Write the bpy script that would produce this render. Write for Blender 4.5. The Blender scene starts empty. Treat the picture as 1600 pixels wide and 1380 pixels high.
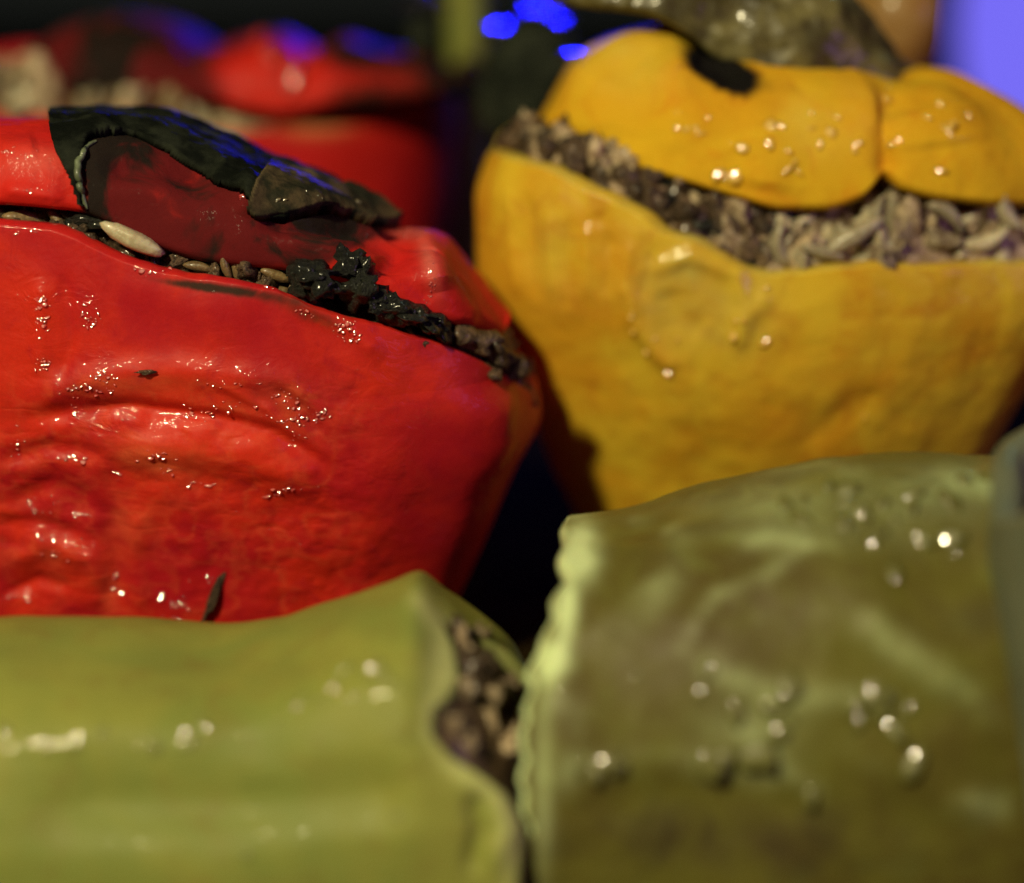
import bpy, math
import numpy as np
from mathutils import Vector
from mathutils.bvhtree import BVHTree

# ------------------------------------------------------------------ camera, world, lights
S = 0.0085                       # one working unit in metres
PITCH = math.radians(15.0)
H = 12.65                        # camera height above the tray (units)
K = 2800.0                       # focal length in photo pixels (photo is 1600 x 1380)
scene = bpy.context.scene
COL = scene.collection
cam_d = bpy.data.cameras.new("camera")
cam = bpy.data.objects.new("camera", cam_d); COL.objects.link(cam)
cam.location = (0, 0, H * S)
cam.rotation_euler = (math.pi / 2 - PITCH, 0, 0)
cam_d.sensor_width = 36.0
cam_d.lens = K / 1600.0 * 36.0
cam_d.clip_start = 0.005
cam_d.clip_end = 20.0
cam_d.dof.use_dof = True
cam_d.dof.focus_distance = 28.6 * S
cam_d.dof.aperture_fstop = 5.1
cam_d.dof.aperture_blades = 0
scene.camera = cam

world = bpy.data.worlds.new("World"); scene.world = world
world.use_nodes = True
bg = world.node_tree.nodes["Background"]
bg.inputs[0].default_value = (0.55, 0.6, 0.5, 1)
bg.inputs[1].default_value = 0.014
scene.view_settings.view_transform = 'Standard'
scene.view_settings.look = 'None'
scene.view_settings.exposure = 0.14
scene.view_settings.gamma = 1.0
scene.render.dither_intensity = 2.0
scene.render.engine = 'CYCLES'
scene.cycles.use_denoising = True
scene.cycles.denoiser = 'OPENIMAGEDENOISE'
scene.cycles.use_adaptive_sampling = False
scene.cycles.sample_clamp_indirect = 4.0
scene.cycles.sample_clamp_direct = 0.0
scene.cycles.max_bounces = 6

def W(x, y, z):
    return (x * S, y * S, z * S)

def lamp(name, loc, target, size, power, color, size_y=None):
    d = bpy.data.lights.new(name, 'AREA')
    d.shape = 'DISK' if size_y is None else 'RECTANGLE'
    d.size = size * S
    if size_y: d.size_y = size_y * S
    d.energy = power; d.color = color
    o = bpy.data.objects.new(name, d); COL.objects.link(o)
    o.location = W(*loc)
    v = Vector(W(*target)) - Vector(W(*loc))
    o.rotation_euler = v.to_track_quat('-Z', 'Y').to_euler()
    return o
lamp("warm_ceiling_lamp", (-22, -13, 41), (-2, 31, 6), 3.6, 2.0, (1.0, 0.87, 0.50))
lamp("cool_side_lamp", (26, 60, 44), (8, 26, 6), 3.0, 0.05, (0.6, 1.0, 0.85))
lamp("violet_fill_lamp", (46, 4, 18), (0, 30, 7), 26.0, 0.22, (0.6, 0.25, 0.9))  # unseen fill, added to tint the red pepper's right flank
lamp("blue_stage_lamp", (1, 120, 20), (0, 35, 9), 8.0, 5.0, (0.006, 0.006, 1.0))

# ------------------------------------------------------------------ projection helpers (units)
CP, SP = math.cos(PITCH), math.sin(PITCH)
def unproj(px, py, Y):
    """world point (units) at forward distance Y seen at photo pixel px, py"""
    a = (np.asarray(px, float) - 800) / K; b = (690 - np.asarray(py, float)) / K
    t = Y / (CP + b * SP)
    return np.stack([a * t, np.broadcast_to(np.asarray(Y, float), t.shape), H + t * (-SP + b * CP)], -1)
def proj(p):
    x, y, z = p[..., 0], p[..., 1], p[..., 2] - H
    d = y * CP - z * SP; u = y * SP + z * CP
    return 800 + K * x / d, 690 - K * u / d

# ------------------------------------------------------------------ numpy noise
_r = np.random.RandomState(7)
_perm = _r.permutation(256); _perm = np.concatenate([_perm, _perm, _perm])
_val = _r.rand(256) * 2 - 1
def vnoise(p):
    i = np.floor(p).astype(int); f = p - i
    f = f * f * f * (f * (f * 6 - 15) + 10); i &= 255
    def h(a, b, c):
        return _val[_perm[_perm[_perm[(i[..., 0] + a) & 255] + ((i[..., 1] + b) & 255)] + ((i[..., 2] + c) & 255)] & 255]
    fx, fy, fz = f[..., 0], f[..., 1], f[..., 2]
    x00 = h(0,0,0)*(1-fx)+h(1,0,0)*fx; x10 = h(0,1,0)*(1-fx)+h(1,1,0)*fx
    x01 = h(0,0,1)*(1-fx)+h(1,0,1)*fx; x11 = h(0,1,1)*(1-fx)+h(1,1,1)*fx
    return (x00*(1-fy)+x10*fy)*(1-fz) + (x01*(1-fy)+x11*fy)*fz
def fbm(p, freq, octv=4, gain=0.5, seed=0.0):
    s = 0; a = 1; tot = 0
    q = np.asarray(p) * freq + seed
    for _ in range(octv):
        s = s + a * vnoise(q); tot += a; a *= gain; q = q * 2.03 + 11.3
    return s / tot

def curve(pts):
    """smooth (monotone cubic) y(x) through points"""
    x = np.array([p[0] for p in pts], float); y = np.array([p[1] for p in pts], float)
    o = np.argsort(x); x = x[o]; y = y[o]
    h = np.diff(x); d = np.diff(y) / h
    m = np.zeros_like(y); m[0] = d[0]; m[-1] = d[-1]
    for i in range(1, len(x) - 1):
        if d[i-1] * d[i] > 0:
            w1 = 2*h[i] + h[i-1]; w2 = h[i] + 2*h[i-1]
            m[i] = (w1 + w2) / (w1 / d[i-1] + w2 / d[i])
    def f(q):
        q = np.clip(q, x[0], x[-1])
        k = np.clip(np.searchsorted(x, q) - 1, 0, len(h) - 1)
        t = (q - x[k]) / h[k]
        return ((2*t**3-3*t**2+1)*y[k] + (t**3-2*t**2+t)*h[k]*m[k] + (-2*t**3+3*t**2)*y[k+1] + (t**3-t**2)*h[k]*m[k+1])
    return f
def sstep(a, b, x):
    t = np.clip((x - a) / (b - a), 0, 1); return t * t * (3 - 2 * t)
def dist_line(px, py, pts):
    best = np.full(px.shape, 1e9); along = np.zeros(px.shape)
    n = len(pts) - 1
    for i in range(n):
        (x0, y0), (x1, y1) = pts[i], pts[i+1]
        dx, dy = x1-x0, y1-y0
        t = np.clip(((px-x0)*dx + (py-y0)*dy) / (dx*dx+dy*dy), 0, 1)
        d = np.hypot(px-x0-t*dx, py-y0-t*dy)
        c = d < best
        best = np.where(c, d, best); along = np.where(c, (i+t)/n, along)
    return best, along
def inside(px, py, poly):
    res = np.zeros(px.shape, bool); n = len(poly)
    for i in range(n):
        x0, y0 = poly[i]; x1, y1 = poly[(i+1) % n]
        c = ((y0 > py) != (y1 > py))
        xi = (x1-x0) * (py-y0) / ((y1-y0) if y1 != y0 else 1e-9) + x0
        res ^= c & (px < xi)
    return res
def sdist(px, py, poly):
    d, _ = dist_line(px, py, list(poly) + [poly[0]])
    return np.where(inside(px, py, poly), d, -d)
def blob(px, py, cx, cy, rx, ry, ang=0):
    c, s = math.cos(math.radians(ang)), math.sin(math.radians(ang))
    x = ((px-cx)*c + (py-cy)*s)/rx; y = (-(px-cx)*s + (py-cy)*c)/ry
    return np.exp(-(x*x+y*y))

# ------------------------------------------------------------------ grids and meshes
def normals(G, closed=True):
    if closed:
        du = np.roll(G, -1, 1) - np.roll(G, 1, 1)
    else:
        du = np.gradient(G, axis=1)
    dv = np.gradient(G, axis=0)
    n = np.cross(du, dv)
    return n / (np.linalg.norm(n, axis=-1, keepdims=True) + 1e-9)
def crease(G, N, feats):
    """push the camera-facing skin in or out along folds given as (points, width px, height units)"""
    px, py = proj(G)
    toc = np.array([0, 0, H]) - G; toc /= np.linalg.norm(toc, axis=-1, keepdims=True)
    face = np.clip((N * toc).sum(-1) * 3, 0, 1)
    off = np.zeros(px.shape)
    for pts, w, h in feats:
        jit = 5 * fbm(G, 1.3, 2)
        d, al = dist_line(px + jit, py + jit, pts)
        fade = np.clip(np.minimum(al, 1 - al) * 5 + 0.15, 0, 1)
        off += h * np.exp(-(d / w) ** 2) * fade
    return G + N * (off * face)[..., None]
def mesh_obj(name, verts, faces, mat, parent=None, attrs=None, smooth=True):
    me = bpy.data.meshes.new(name)
    root = np.array(parent['_o']) if parent is not None and '_o' in parent else np.zeros(3)
    v = (np.asarray(verts, float) - root) * S
    faces = np.asarray(faces, np.int32)
    me.vertices.add(len(v)); me.vertices.foreach_set('co', v.ravel())
    k = faces.shape[1]
    me.loops.add(faces.size); me.loops.foreach_set('vertex_index', faces.ravel())
    me.polygons.add(len(faces))
    me.polygons.foreach_set('loop_start', np.arange(0, faces.size, k))
    me.polygons.foreach_set('loop_total', np.full(len(faces), k))
    me.update(calc_edges=True); me.validate()
    if smooth: me.polygons.foreach_set('use_smooth', np.ones(len(me.polygons), bool))
    for a, val in (attrs or {}).items():
        at = me.attributes.new(a, 'FLOAT', 'POINT'); at.data.foreach_set('value', np.asarray(val, np.float32).ravel())
    me.materials.append(mat)
    o = bpy.data.objects.new(name, me); COL.objects.link(o)
    if parent is not None: o.parent = parent
    return o
def grid_faces(nv, nu, closed=True, flip=False):
    i = np.arange(nv-1)[:, None]; j = np.arange(nu if closed else nu-1)[None, :]
    j2 = (j+1) % nu
    f = np.stack([i*nu+j, i*nu+j2, (i+1)*nu+j2, (i+1)*nu+j], -1).reshape(-1, 4)
    return f[:, ::-1] if flip else f
def grid_obj(name, G, mat, parent=None, attrs=None, closed=True, flip=False):
    nv, nu = G.shape[:2]
    return mesh_obj(name, G.reshape(-1, 3), grid_faces(nv, nu, closed, flip), mat, parent, attrs)
def thing(name, label, cat, loc=(0, 0, 0), group=None):
    o = bpy.data.objects.new(name, None); COL.objects.link(o)
    o.location = W(*loc); o['label'] = label; o['category'] = cat
    o.empty_display_size = 0.01
    o['_o'] = [float(c) for c in loc]
    if group: o['group'] = group
    return o

def section(t, n=2.5, lobes=4, amp=0.05, ph=0.4):
    c, s = np.cos(t), np.sin(t)
    x = np.sign(c) * np.abs(c) ** (2/n); y = np.sign(s) * np.abs(s) ** (2/n)
    m = 1 - amp * (0.5 + 0.5*np.cos(lobes * (t - ph))) ** 3
    x = x*m; y = y*m
    x = np.where(x > 0, x/x.max(), x/-x.min()); y = np.where(y > 0, y/y.max(), y/-y.min())
    return x, y

def upright(L, R, rim, yc, ry, n=2.5, lobes=4, amp=0.05, ph=0.4, back=0.0, zb=0.0, nu=420, nv=260, thick=0.45, disp=None, feats=(), rim_noise=0.06, seed=0.0, taper=0.35):
    """standing hollow pepper wall: left and right outline and front rim as photo pixel curves; returns the whole grid, rim first outside"""
    Lw = unproj([p[0] for p in L], [p[1] for p in L], yc); Rw = unproj([p[0] for p in R], [p[1] for p in R], yc)
    fl = curve([(a[2], a[0]) for a in Lw]); fr = curve([(a[2], a[0]) for a in Rw]); rc = curve(rim)
    t = np.linspace(0, 2*np.pi, nu, endpoint=False)
    cx, sy = section(t, n, lobes, amp, ph)
    z = np.full(nu, 8.0)
    y = yc - ry * sy
    for _ in range(6):
        x = (fl(z)+fr(z))/2 + (fr(z)-fl(z))/2 * cx
        yf = np.minimum(y, yc)                      # the far rim follows the near one, lifted by `back`
        yy = np.where(sy > 0, y, yc - ry*np.abs(sy)*1.0)
        d = yy * CP - (z-H) * SP
        px = 800 + K * x / d
        p = unproj(px, rc(px), yy)
        z = p[:, 2] + back * np.where(sy < 0, np.abs(sy), 0)
    zr = z + rim_noise * fbm(np.stack([x, y, x*0], -1), 1.6, 3, seed=seed)
    v = np.linspace(0, 1, nv)[:, None]
    zz = zr[None, :] * (1-v) + zb * v
    sh = np.where(v > 0.86, np.sqrt(np.clip(1 - ((v-0.86)/0.14)**2, 0, 1)), 1.0)
    X = (fl(zz)+fr(zz))/2 + (fr(zz)-fl(zz))/2 * cx[None] * sh
    Y = yc - ry * sy[None] * sh * (1 + 0.06*np.sin(np.pi*np.clip(v*1.6, 0, 1)) - taper*v**1.4)
    G = np.stack([X, Y, zz], -1)
    N = normals(G)
    if N[nv//2, nu//4, 1] > 0: N = -N              # t = pi/2 faces the camera (-y)
    dn = 0.12*fbm(G, 0.35, 3, seed=seed+3) if disp is None else disp(G)
    G = G + N * dn[..., None]
    if len(feats): G = crease(G, N, feats)
    # rolled lip and inner wall
    cxy = np.array([(fl(zr.mean())+fr(zr.mean()))/2, yc])
    inn = []
    e = G[0]; inward = np.zeros_like(e); inward[:, :2] = cxy - e[:, :2]
    inward /= np.linalg.norm(inward, axis=1, keepdims=True)
    for k, (a, dz) in enumerate([(0.05, 0.02), (0.25, 0.07), (0.6, 0.07), (0.95, -0.02), (1.0, -0.3), (1.3, -0.8), (1.8, -1.4)]):
        q = e + inward * thick * a; q[:, 2] += dz; inn.append(q)
    return np.concatenate([np.array(inn[::-1]), G], 0), len(inn), N

def lid_grid(top, bot, xc, wx, yc, ry, q=3.0, n=2.4, lobes=4, amp=0.08, ph=0.4, topg=0.1, nu=420, nv=220, disp=None, feats=(), seed=0.0, slope=0.0):
    """cut-off crown: superellipse dome over a lobed footprint; top outline and near lower edge as pixel curves"""
    t = np.linspace(0, 2*np.pi, nu, endpoint=False)
    cx, sy = section(t, n, lobes, amp, ph)
    tc, bc = curve(top), curve(bot)
    s = np.linspace(0.02, 1, nv)[:, None] * np.pi/2
    r = np.sin(s)**(2/q); hgt = np.cos(s)**(2/q)
    X = xc + wx * cx[None]*r; Y = yc - ry * sy[None]*r
    Xe = xc + wx*cx[None]*np.ones_like(r); Ye = yc - ry*np.abs(sy)[None]*np.ones_like(r)
    pe = proj(np.stack([Xe, Ye, np.full_like(Xe, 9.0)], -1))[0]
    zb = unproj(pe, bc(pe), Ye)[..., 2]
    zc = np.full(X.shape, 10.0)
    for _ in range(3):
        pc = 800 + K*X/(yc*CP-(zc-H)*SP)
        zc = unproj(pc, tc(pc), np.full(X.shape, yc))[..., 2]
    z_edge = zb + (Y - Ye) * slope
    gro = 1 - topg * (0.5+0.5*np.cos(lobes*(t-ph)))[None]**6 * np.sin(s)**1.2
    Z = z_edge + (np.maximum(zc, z_edge+0.15) - z_edge) * hgt * gro
    G = np.stack([X, Y, Z], -1)
    N = normals(G)
    if N[nv//3, nu//4, 2] < 0: N = -N
    dn = 0.10*fbm(G, 0.5, 3, seed=seed+3) + 0.035*fbm(G, 1.8, 3, seed=seed+5) if disp is None else disp(G)
    G = G + N*dn[..., None]
    if len(feats): G = crease(G, N, feats)
    e = G[-1]; inward = np.zeros_like(e); inward[:, 0] = xc-e[:, 0]; inward[:, 1] = yc-e[:, 1]
    inward /= np.linalg.norm(inward, axis=1, keepdims=True)
    tail = []
    for a, dz in [(0.03, -0.06), (0.15, -0.13), (0.35, -0.12), (0.5, -0.02), (0.7, 0.25), (2.5, 0.35)]:
        qv = e + inward*a*min(1.0, ry/3.4); qv[:, 2] += dz; tail.append(qv)
    G2 = np.concatenate([G, np.array(tail)], 0)
    N2 = np.concatenate([N, np.repeat(N[-1:], len(tail), 0)], 0)
    return G2, N2

def shell(name, G, N, mask, off, mat, parent, rough=0.05, freq=2.5, thick=0.06, seed=0.0, closed=True):
    """a skin patch lying on a grid surface where mask is true, with its own thickness"""
    nv, nu = G.shape[:2]
    f = grid_faces(nv, nu, closed)
    m = mask.ravel()
    f = f[m[f].all(1)]
    if not len(f): return None
    used = np.unique(f); idx = np.full(nv*nu, -1); idx[used] = np.arange(len(used))
    P = G.reshape(-1, 3)[used]; Q = N.reshape(-1, 3)[used]
    b = off + rough*fbm(P, freq, 4, seed=seed)
    top = P + Q*b[:, None]; botm = P + Q*(np.minimum(b-thick, 0.0))[:, None]
    f = idx[f]; k = len(used)
    e = np.concatenate([f[:, [0,1]], f[:, [1,2]], f[:, [2,3]], f[:, [3,0]]])
    key = np.sort(e, 1); u, inv, cnt = np.unique(key[:, 0].astype(np.int64)*k+key[:, 1], return_inverse=True, return_counts=True)
    be = e[cnt[inv] == 1]
    side = np.stack([be[:, 1], be[:, 0], be[:, 0]+k, be[:, 1]+k], 1)
    F = np.concatenate([f, f[:, ::-1]+k, side])
    return mesh_obj(name, np.concatenate([top, botm]), F, mat, parent)

# ------------------------------------------------------------------ materials
def nt(name):
    m = bpy.data.materials.new(name); m.use_nodes = True
    t = m.node_tree; t.nodes.clear()
    return m, t, lambda typ, **kw: _n(t, typ, kw)
def _n(t, typ, kw):
    n = t.nodes.new(typ)
    for k, v in kw.items(): setattr(n, k, v)
    return n
def lk(t, a, b): t.links.new(a, b)
def noise(t, vec, scale, detail=4, rough=0.55, dist=0.0, stretch=None):
    n = t.nodes.new('ShaderNodeTexNoise')
    n.inputs['Scale'].default_value = scale; n.inputs['Detail'].default_value = detail
    n.inputs['Roughness'].default_value = rough; n.inputs['Distortion'].default_value = dist
    if stretch:
        mp = t.nodes.new('ShaderNodeMapping'); mp.inputs['Scale'].default_value = stretch
        t.links.new(vec, mp.inputs['Vector']); vec = mp.outputs[0]
    t.links.new(vec, n.inputs['Vector'])
    return n.outputs['Fac']
def rng(t, v, a, b, c=0.0, d=1.0):
    m = t.nodes.new('ShaderNodeMapRange'); m.interpolation_type = 'SMOOTHSTEP'
    for i, x in enumerate((a, b, c, d)): m.inputs[i+1].default_value = x
    t.links.new(v, m.inputs[0]); return m.outputs[0]
def math_(t, op, a, b):
    m = t.nodes.new('ShaderNodeMath'); m.operation = op
    for i, x in enumerate((a, b)):
        if isinstance(x, (int, float)): m.inputs[i].default_value = x
        else: t.links.new(x, m.inputs[i])
    return m.outputs[0]
def mixc(t, fac, a, b):
    m = t.nodes.new('ShaderNodeMix'); m.data_type = 'RGBA'
    for i, x in ((0, fac), (6, a), (7, b)):
        if isinstance(x, (int, float)): m.inputs[i].default_value = x
        elif isinstance(x, tuple): m.inputs[i].default_value = (*x, 1)
        else: t.links.new(x, m.inputs[i])
    return m.outputs[2]
def attr(t, name):
    a = t.nodes.new('ShaderNodeAttribute'); a.attribute_name = name; return a.outputs['Fac']

def skin(name, c1, c2, c3, pale=(0.5, 0.5, 0.3), char=(0.012, 0.011, 0.01), char_shade2=None, coat=0.6, rough=0.38, coatr=0.10,
         bump=0.35, wr=(1, 1, 1), sss=0.15, wscale=260, gran=0.12, fine=1500, dry=1.0, spec=0.3, finea=0.00013, wetb=0.0):
    m, t, N = nt(name)
    tc = N('ShaderNodeTexCoord').outputs['Object']
    big = noise(t, tc, 45, 4, 0.6, 0.6)
    mid = noise(t, tc, 170, 5, 0.6, 0.8)
    gr = noise(t, tc, 2600, 2, 0.6)
    col = mixc(t, rng(t, big, 0.35, 0.65), c1, c2)
    col = mixc(t, math_(t, 'MULTIPLY', rng(t, mid, 0.5, 0.75), 0.6), col, c3)
    pn = math_(t, 'MULTIPLY', attr(t, 'pale'), math_(t, 'ADD', 0.35, math_(t, 'MULTIPLY', mid, 1.3)))
    pn.node.use_clamp = True
    col = mixc(t, pn, col, pale)
    cn = rng(t, math_(t, 'ADD', attr(t, 'char'), math_(t, 'MULTIPLY', math_(t, 'SUBTRACT', mid, 0.5), 0.7)), 0.25, 0.75)
    if char_shade2: char = mixc(t, rng(t, noise(t, tc, 70, 4, 0.6, 1.0), 0.42, 0.56), char, char_shade2)
    col = mixc(t, cn, col, char)
    g = math_(t, 'ADD', 1 - gran, math_(t, 'MULTIPLY', gr, 2*gran))
    hs = N('ShaderNodeHueSaturation'); lk(t, g, hs.inputs['Value']); lk(t, col, hs.inputs['Color'])
    b = N('ShaderNodeBsdfPrincipled')
    lk(t, hs.outputs[0], b.inputs['Base Color'])
    rr = math_(t, 'ADD', rough, math_(t, 'MULTIPLY', cn, 0.25)); lk(t, rr, b.inputs['Roughness'])
    b.inputs['Specular IOR Level'].default_value = spec
    film = rng(t, noise(t, tc, 110, 3, 0.6, 0.5), 0.40, 0.62, 0.12, 1.0)
    wet = math_(t, 'ADD', math_(t, 'MULTIPLY', film, dry), attr(t, 'wet')); wet.node.use_clamp = True
    lk(t, math_(t, 'MULTIPLY', wet, coat), b.inputs['Coat Weight'])
    b.inputs['Coat Roughness'].default_value = coatr
    b.inputs['Coat IOR'].default_value = 1.45
    b.inputs['Subsurface Weight'].default_value = sss
    b.inputs['Subsurface Radius'].default_value = (1.0, 0.4, 0.2); b.inputs['Subsurface Scale'].default_value = 0.003
    w1 = noise(t, tc, wscale, 3, 0.55, 1.2, wr)
    w2 = noise(t, tc, fine, 2, 0.5, 0.4)
    patch = rng(t, noise(t, tc, 60, 2), 0.42, 0.6, 0.25, 1.0)
    h = math_(t, 'ADD', math_(t, 'MULTIPLY', math_(t, 'MULTIPLY', w1, patch), 0.0010), math_(t, 'MULTIPLY', math_(t, 'MULTIPLY', w2, math_(t, 'ADD', 1.0, math_(t, 'MULTIPLY', attr(t, 'wet'), wetb))), finea))
    bp = N('ShaderNodeBump'); bp.inputs['Strength'].default_value = bump*0.35; bp.inputs['Distance'].default_value = 1.0
    lk(t, h, bp.inputs['Height']); lk(t, bp.outputs[0], b.inputs['Normal'])
    bc = N('ShaderNodeBump'); bc.inputs['Strength'].default_value = min(1.0, bump*1.2); bc.inputs['Distance'].default_value = 1.0
    lk(t, h, bc.inputs['Height']); lk(t, bc.outputs[0], b.inputs['Coat Normal'])
    o = N('ShaderNodeOutputMaterial'); lk(t, b.outputs[0], o.inputs[0])
    return m
def rough_mat(name, c1, c2, rough=0.5, bump=0.5, scale=400, coat=0.2, spec=0.4, sss=0.0, hgt=0.0008):
    m, t, N = nt(name)
    tc = N('ShaderNodeTexCoord').outputs['Object']
    a = noise(t, tc, scale, 5, 0.6)
    col = mixc(t, rng(t, a, 0.38, 0.66), c1, c2)
    oi = N('ShaderNodeObjectInfo').outputs['Random']
    hs = N('ShaderNodeHueSaturation'); lk(t, math_(t, 'ADD', 0.55, math_(t, 'MULTIPLY', oi, 0.9)), hs.inputs['Value']); lk(t, col, hs.inputs['Color'])
    b = N('ShaderNodeBsdfPrincipled'); lk(t, hs.outputs[0], b.inputs['Base Color'])
    b.inputs['Roughness'].default_value = rough; b.inputs['Coat Weight'].default_value = coat; b.inputs['Coat Roughness'].default_value = 0.15
    b.inputs['Specular IOR Level'].default_value = spec; b.inputs['Subsurface Weight'].default_value = sss; b.inputs['Subsurface Scale'].default_value = 0.002
    bp = N('ShaderNodeBump'); bp.inputs['Strength'].default_value = bump; bp.inputs['Distance'].default_value = 1.0
    lk(t, math_(t, 'MULTIPLY', noise(t, tc, scale*1.7, 4, 0.6), hgt), bp.inputs['Height']); lk(t, bp.outputs[0], b.inputs['Normal'])
    o = N('ShaderNodeOutputMaterial'); lk(t, b.outputs[0], o.inputs[0])
    return m

M_RED = skin("roasted red skin", (0.50, 0.010, 0.018), (0.72, 0.030, 0.012), (0.42, 0.007, 0.022), pale=(0.85, 0.14, 0.05), char=(0.045, 0.018, 0.010), coat=0.9, coatr=0.05, bump=0.7, wr=(1, 1, 1.3), wscale=260, rough=0.5, spec=0.25, dry=0.4, wetb=1.0, fine=1000, finea=0.00010, sss=0.3)
M_LID1 = skin('blackened and shaded red skin', (0.60, 0.015, 0.014), (0.68, 0.022, 0.012), (0.42, 0.010, 0.014), pale=(0.75, 0.20, 0.16), char=(0.13, 0.008, 0.010), char_shade2=(0.016, 0.010, 0.008), coat=0.8, coatr=0.08, bump=0.7, wscale=300, rough=0.6, spec=0.15, dry=0.06)  # maroon tone paints shade under the flap; also serves real blackening
M_REDO = skin("red glint skin", (0.50, 0.010, 0.018), (0.72, 0.030, 0.012), (0.42, 0.007, 0.022), coat=1.0, coatr=0.04, bump=0.02, dry=1.0, sss=0.3)  # glossy copies of the skins for the added glint facets
M_YELO = skin("yellow glint skin", (0.74, 0.44, 0.04), (0.70, 0.40, 0.03), (0.66, 0.34, 0.03), coat=1.0, coatr=0.04, bump=0.02, dry=1.0, sss=0.0)
M_GRNO = skin("green glint skin", (0.24, 0.26, 0.06), (0.27, 0.28, 0.07), (0.25, 0.25, 0.06), coat=1.0, coatr=0.04, bump=0.02, dry=1.0, sss=0.0)
M_OLVO = skin("olive glint skin", (0.15, 0.15, 0.035), (0.13, 0.12, 0.03), (0.18, 0.19, 0.06), coat=1.0, coatr=0.04, bump=0.02, dry=1.0, sss=0.0)
M_CHARO = skin("charred glint skin", (0.08, 0.06, 0.03), (0.10, 0.07, 0.03), (0.06, 0.05, 0.03), coat=1.0, coatr=0.04, bump=0.02, dry=1.0, sss=0.0)
M_REDB = skin("dark red skin", (0.60, 0.014, 0.022), (0.66, 0.02, 0.016), (0.42, 0.010, 0.02), pale=(0.7, 0.30, 0.12), coat=0.1, coatr=0.2, spec=0.15, rough=0.6)
M_YEL = skin("roasted yellow skin", (0.80, 0.54, 0.034), (0.72, 0.36, 0.018), (0.58, 0.22, 0.016), pale=(0.62, 0.50, 0.10), coat=0.8, coatr=0.07, bump=0.4, wscale=160, dry=0.18)
M_YLID = skin("roasted orange skin", (0.82, 0.50, 0.024), (0.78, 0.40, 0.018), (0.74, 0.26, 0.014), pale=(0.80, 0.60, 0.10), coat=1.0, coatr=0.05, bump=0.5, wscale=120, dry=0.0, rough=0.8, spec=0.02, finea=0.0)
M_GRN = skin("cooked green skin", (0.23, 0.27, 0.060), (0.30, 0.31, 0.065), (0.23, 0.19, 0.045), pale=(0.55, 0.58, 0.22), coat=0.8, coatr=0.06, bump=0.5, wr=(1, 1, 1), wscale=110, dry=0.03, spec=0.15, finea=0.0, rough=0.5)
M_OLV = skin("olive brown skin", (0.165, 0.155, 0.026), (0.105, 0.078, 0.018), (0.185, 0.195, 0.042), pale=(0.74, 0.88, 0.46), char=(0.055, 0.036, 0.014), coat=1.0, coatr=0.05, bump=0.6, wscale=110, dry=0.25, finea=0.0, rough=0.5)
M_GREY = skin("grey green skin", (0.14, 0.16, 0.11), (0.17, 0.18, 0.12), (0.09, 0.09, 0.06), coat=0.5, coatr=0.15)
M_CHAR = rough_mat("charred skin", (0.008, 0.010, 0.008), (0.034, 0.040, 0.028), 0.75, 0.4, 200, coat=0.0, spec=0.05)
M_DOLV = rough_mat("olive charred skin", (0.045, 0.036, 0.010), (0.15, 0.13, 0.045), 0.45, 0.6, 160, coat=0.4)
M_CURL = rough_mat("grey green curl", (0.10, 0.12, 0.07), (0.20, 0.24, 0.15), 0.4, 0.4, 300, coat=0.5)
M_STRIP = rough_mat("brown black charred skin", (0.016, 0.016, 0.010), (0.085, 0.060, 0.032), 0.65, 0.5, 200, coat=0.0, spec=0.08)
M_STEM = rough_mat("tan stem", (0.50, 0.26, 0.06), (0.60, 0.36, 0.12), 0.5, 0.4, 200, coat=0.3)
M_MINCE = rough_mat("browned mince", (0.045, 0.028, 0.016), (0.16, 0.10, 0.058), 0.5, 0.8, 420, coat=0.3)
M_MINCEP = rough_mat("pale mince", (0.26, 0.17, 0.10), (0.58, 0.46, 0.30), 0.5, 0.8, 300, coat=0.3)
M_RICE = rough_mat("cooked rice", (0.46, 0.39, 0.25), (0.60, 0.53, 0.37), 0.35, 0.3, 300, coat=0.4, sss=0.2)
M_RICED = rough_mat("gravy soaked rice", (0.13, 0.085, 0.04), (0.22, 0.155, 0.075), 0.35, 0.3, 300, coat=0.4, sss=0.2)
M_HERB = rough_mat("blackened herb", (0.006, 0.007, 0.005), (0.020, 0.022, 0.014), 0.5, 0.9, 500, coat=0.4)
M_TRAY = rough_mat("dark enamel", (0.012, 0.008, 0.003), (0.018, 0.012, 0.004), 0.9, 0.1, 120, coat=0.0, spec=0.0)

# ------------------------------------------------------------------ small pieces
def ico(n=2):
    import bmesh
    bm = bmesh.new(); bmesh.ops.create_icosphere(bm, subdivisions=n, radius=1)
    v = np.array([x.co[:] for x in bm.verts]); f = np.array([[q.index for q in x.verts] for x in bm.faces]); bm.free()
    return v, f
IV, IF = ico(3); IV2, IF2 = ico(2)
def piece_mesh(name, scale, rough, freq, seed, mat, bend=0.0, fine=False):
    v, f = (IV, IF) if fine else (IV2, IF2)
    v = v * (1 + rough*fbm(v, freq, 3, seed=seed))[:, None]
    v = v * np.array(scale)
    v[:, 2] += bend * v[:, 0]**2
    me = bpy.data.meshes.new(name); me.from_pydata((v*S).tolist(), [], f.tolist())
    me.polygons.foreach_set('use_smooth', np.ones(len(f), bool)); me.materials.append(mat)
    return me
CR = [piece_mesh("mince_crumb", (1.2, 0.75, 0.6), 1.05, 1.5, 10+i*7, M_MINCE, fine=True) for i in range(5)]
CRP = [piece_mesh("mince_crumb", (1.2, 0.6, 0.45), 1.0, 1.5, 50+i*7, M_MINCEP, fine=True) for i in range(4)]
RC = [piece_mesh("rice_grain", (1, 0.36, 0.30), 0.35, 1.3, 80+i*5, M_RICE, 0.35*(i-1), fine=True) for i in range(3)]
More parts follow.
